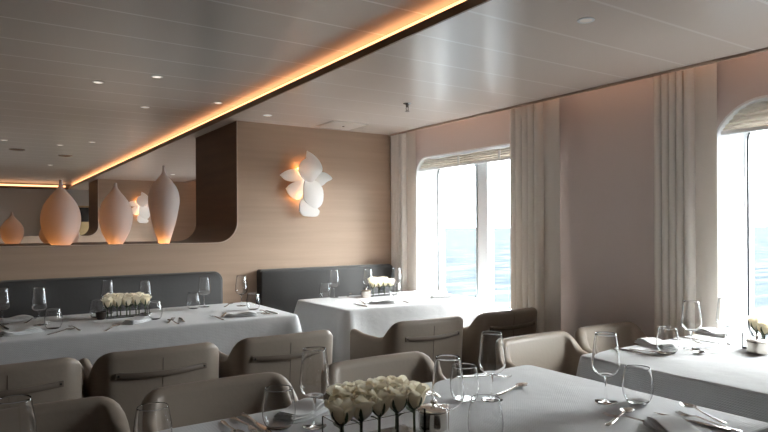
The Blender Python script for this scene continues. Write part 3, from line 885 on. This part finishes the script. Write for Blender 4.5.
cut('f', (3.10, 4.22), (3.09, 4.06), 'fork on the window side of the far window table')
cut('s', (3.24, 4.30), (3.22, 4.10), 'spoon at the window end of the far window table')
cut('k', (2.525, 1.63), (2.52, 1.82), 'knife at the left corner of the sunlit right table')
cut('s', (2.57, 1.59), (2.565, 1.78), 'spoon left of the tumbler on the sunlit right table')
cut('s', (2.72, 1.55), (2.86, 1.50), 'spoon beside the tumbler of the sunlit right table, dark bowl')
cut('f', (2.96, 1.66), (2.98, 1.81), 'fork behind the wine glass of the sunlit right table')
cut('k', (3.05, 1.64), (3.06, 1.82), 'knife behind the pot of the sunlit right table')

def make_napkin():
    """folded napkin: four soft layers, slipping over each other, ends rounded"""
    bm = bmesh.new(); rn = random.Random(5)
    for k in range(4):
        z0 = .0006 + k * .0062; l = .105 - .006 * k; w = .056 - .003 * k; dx = rn.uniform(-.006, .006)
        rows = []
        for i in range(13):
            f = i / 12; x = lerp(-l, l, f) + dx; e = sin(pi * min(.985, max(.015, f))) ** .12 * (1 + .05 * sin(f * 7 + k * 2)); hgt = .0060 * e
            ring = []
            for a in range(14):
                q = 2 * pi * a / 14
                ring.append((x, w * e * (abs(cos(q)) ** .3) * (1 if cos(q) > 0 else -1), z0 + hgt / 2 + hgt / 2 * (abs(sin(q)) ** .6) * (1 if sin(q) > 0 else -1) + .0022 * k * sin(f * 6.5 + k)))
            rows.append(ring)
        loft(bm, rows)
    return link('folded_napkin', bm, M['napkin'], angle=60)
naps = Proto(make_napkin)
GN = 'folded white napkins'
for x, y, a, lb in [(.85, 1.745, .45, 'folded white napkin behind the wine glass left of the foreground roses'),
                    (1.63, .985, 1.15, 'rolled grey-white napkin at the bottom edge beside the knife'),
                    (.20, 4.56, .2, 'folded napkin at the left picture edge, near the long banquette'),
                    (.20, 3.98, .3, 'folded napkin at the front left of the long table'),
                    (.83, 4.05, .8, 'folded napkin before the middle of the long table flower box'),
                    (1.46, 3.93, -.4, 'folded napkin at the front right of the long table'),
                    (2.59, 3.95, -.6, 'folded napkin at the front left of the far window table'),
                    (3.19, 3.96, -.5, 'folded napkin at the window end of the far window table'),
                    (2.74, 1.765, 1.25, 'folded white napkin at the far edge of the sunlit right table, left'),
                    (3.28, 1.765, 1.35, 'folded white napkin at the far edge of the sunlit right table, by the curtain')]:
    naps.put((x, y, ZT), a, lb, 'napkin', GN)

# ------------------------------------------------------------------ outside: sea and sky
b = bmesh.new(); box(b, XW + 6, 16000, -9000, 16000, -12.2, -12.0)
sea = mat('sea_water', (.16, .24, .32), rough=1.0, spec=0.0)
nt = sea.node_tree; N = nt.nodes; L = nt.links; pb = N['Principled BSDF']
tc = N.new('ShaderNodeTexCoord')
mp = N.new('ShaderNodeMapping'); mp.inputs['Scale'].default_value = (.03, .09, 1); L.new(tc.outputs['Object'], mp.inputs['Vector'])
nz = N.new('ShaderNodeTexNoise'); nz.inputs['Scale'].default_value = 1.6; nz.inputs['Detail'].default_value = 6; nz.inputs['Roughness'].default_value = .62; L.new(mp.outputs['Vector'], nz.inputs['Vector'])
cr = N.new('ShaderNodeValToRGB'); cr.color_ramp.elements[0].position = .36; cr.color_ramp.elements[0].color = (.026, .033, .039, 1)
cr.color_ramp.elements[1].position = .70; cr.color_ramp.elements[1].color = (.088, .094, .097, 1)
e = cr.color_ramp.elements.new(.55); e.color = (.040, .047, .053, 1)
L.new(nz.outputs['Fac'], cr.inputs['Fac']); L.new(cr.outputs['Color'], pb.inputs['Base Color'])
bp = N.new('ShaderNodeBump'); bp.inputs['Strength'].default_value = .8; bp.inputs['Distance'].default_value = 1.5
L.new(nz.outputs['Fac'], bp.inputs['Height']); L.new(bp.outputs['Normal'], pb.inputs['Normal'])
tag(link('sea', b, sea, smooth=False), 'choppy pale blue sea outside the windows', 'sea', None, 'stuff')

w = bpy.data.worlds.new('overcast_sky'); SC.world = w; w.use_nodes = True
nt = w.node_tree; N = nt.nodes; L = nt.links; bg = N['Background']
tc = N.new('ShaderNodeTexCoord')
sx = N.new('ShaderNodeSeparateXYZ'); L.new(tc.outputs['Generated'], sx.inputs[0])
cr = N.new('ShaderNodeValToRGB'); cr.color_ramp.elements[0].position = .0; cr.color_ramp.elements[0].color = (.95, .975, 1.0, 1)
cr.color_ramp.elements[1].position = .5; cr.color_ramp.elements[1].color = (1.0, .985, .96, 1)
L.new(sx.outputs['Z'], cr.inputs['Fac'])
vd = N.new('ShaderNodeVectorMath'); vd.operation = 'DOT_PRODUCT'; L.new(tc.outputs['Generated'], vd.inputs[0])
sd = Vector((.70, -.25, .66)).normalized(); vd.inputs[1].default_value = sd
pw = N.new('ShaderNodeMath'); pw.operation = 'POWER'; mxx = N.new('ShaderNodeMath'); mxx.operation = 'MAXIMUM'; mxx.inputs[1].default_value = 0
L.new(vd.outputs['Value'], mxx.inputs[0]); L.new(mxx.outputs[0], pw.inputs[0]); pw.inputs[1].default_value = 3
ma = N.new('ShaderNodeMath'); ma.operation = 'MULTIPLY_ADD'; ma.inputs[1].default_value = 30.0; ma.inputs[2].default_value = 13.0
L.new(pw.outputs[0], ma.inputs[0])
L.new(cr.outputs['Color'], bg.inputs['Color']); L.new(ma.outputs[0], bg.inputs['Strength'])

# portals: tell the renderer where the daylight enters
for y0, y1 in WINS:
    l = bpy.data.lights.new('daylight_portal', 'AREA'); l.shape = 'RECTANGLE'; l.size = Z1 - Z0; l.size_y = y1 - y0
    l.cycles.is_portal = True
    o = bpy.data.objects.new('daylight_portal', l); COL.objects.link(o)
    o.location = (XG + .13, (y0 + y1) / 2, (Z0 + Z1) / 2); o.rotation_euler = (0, pi / 2, 0)

# ------------------------------------------------------------------ camera
F, YAW, ROLL, CYP = 615.81, .584116, -.0050913, 227.908
cd = bpy.data.cameras.new('camera'); co = bpy.data.objects.new('camera', cd); COL.objects.link(co)
cd.sensor_fit = 'HORIZONTAL'; cd.sensor_width = 36; cd.lens = 36 * F / 768
cd.shift_y = (CYP - 216) / 768
cd.clip_start = .05; cd.clip_end = 40000
fw = Vector((sin(YAW), cos(YAW), 0)); rt = Vector((cos(YAW), -sin(YAW), 0)); up = Vector((0, 0, 1))
r2 = rt * cos(ROLL) + up * sin(ROLL); u2 = -rt * sin(ROLL) + up * cos(ROLL)
mw = Matrix((r2, u2, -fw)).transposed().to_4x4(); mw.translation = (0, 0, HC)
co.matrix_world = mw
SC.camera = co

vs = SC.view_settings
SC.display_settings.display_device = 'sRGB'
vs.view_transform = 'Standard'; vs.look = 'None'; vs.gamma = 1.0; vs.use_curve_mapping = False
vs.exposure = 0.28
try:
    SC.cycles.use_denoising = True
    SC.cycles.max_bounces = 12; SC.cycles.transmission_bounces = 12; SC.cycles.transparent_max_bounces = 16; SC.cycles.diffuse_bounces = 5
except Exception:
    pass
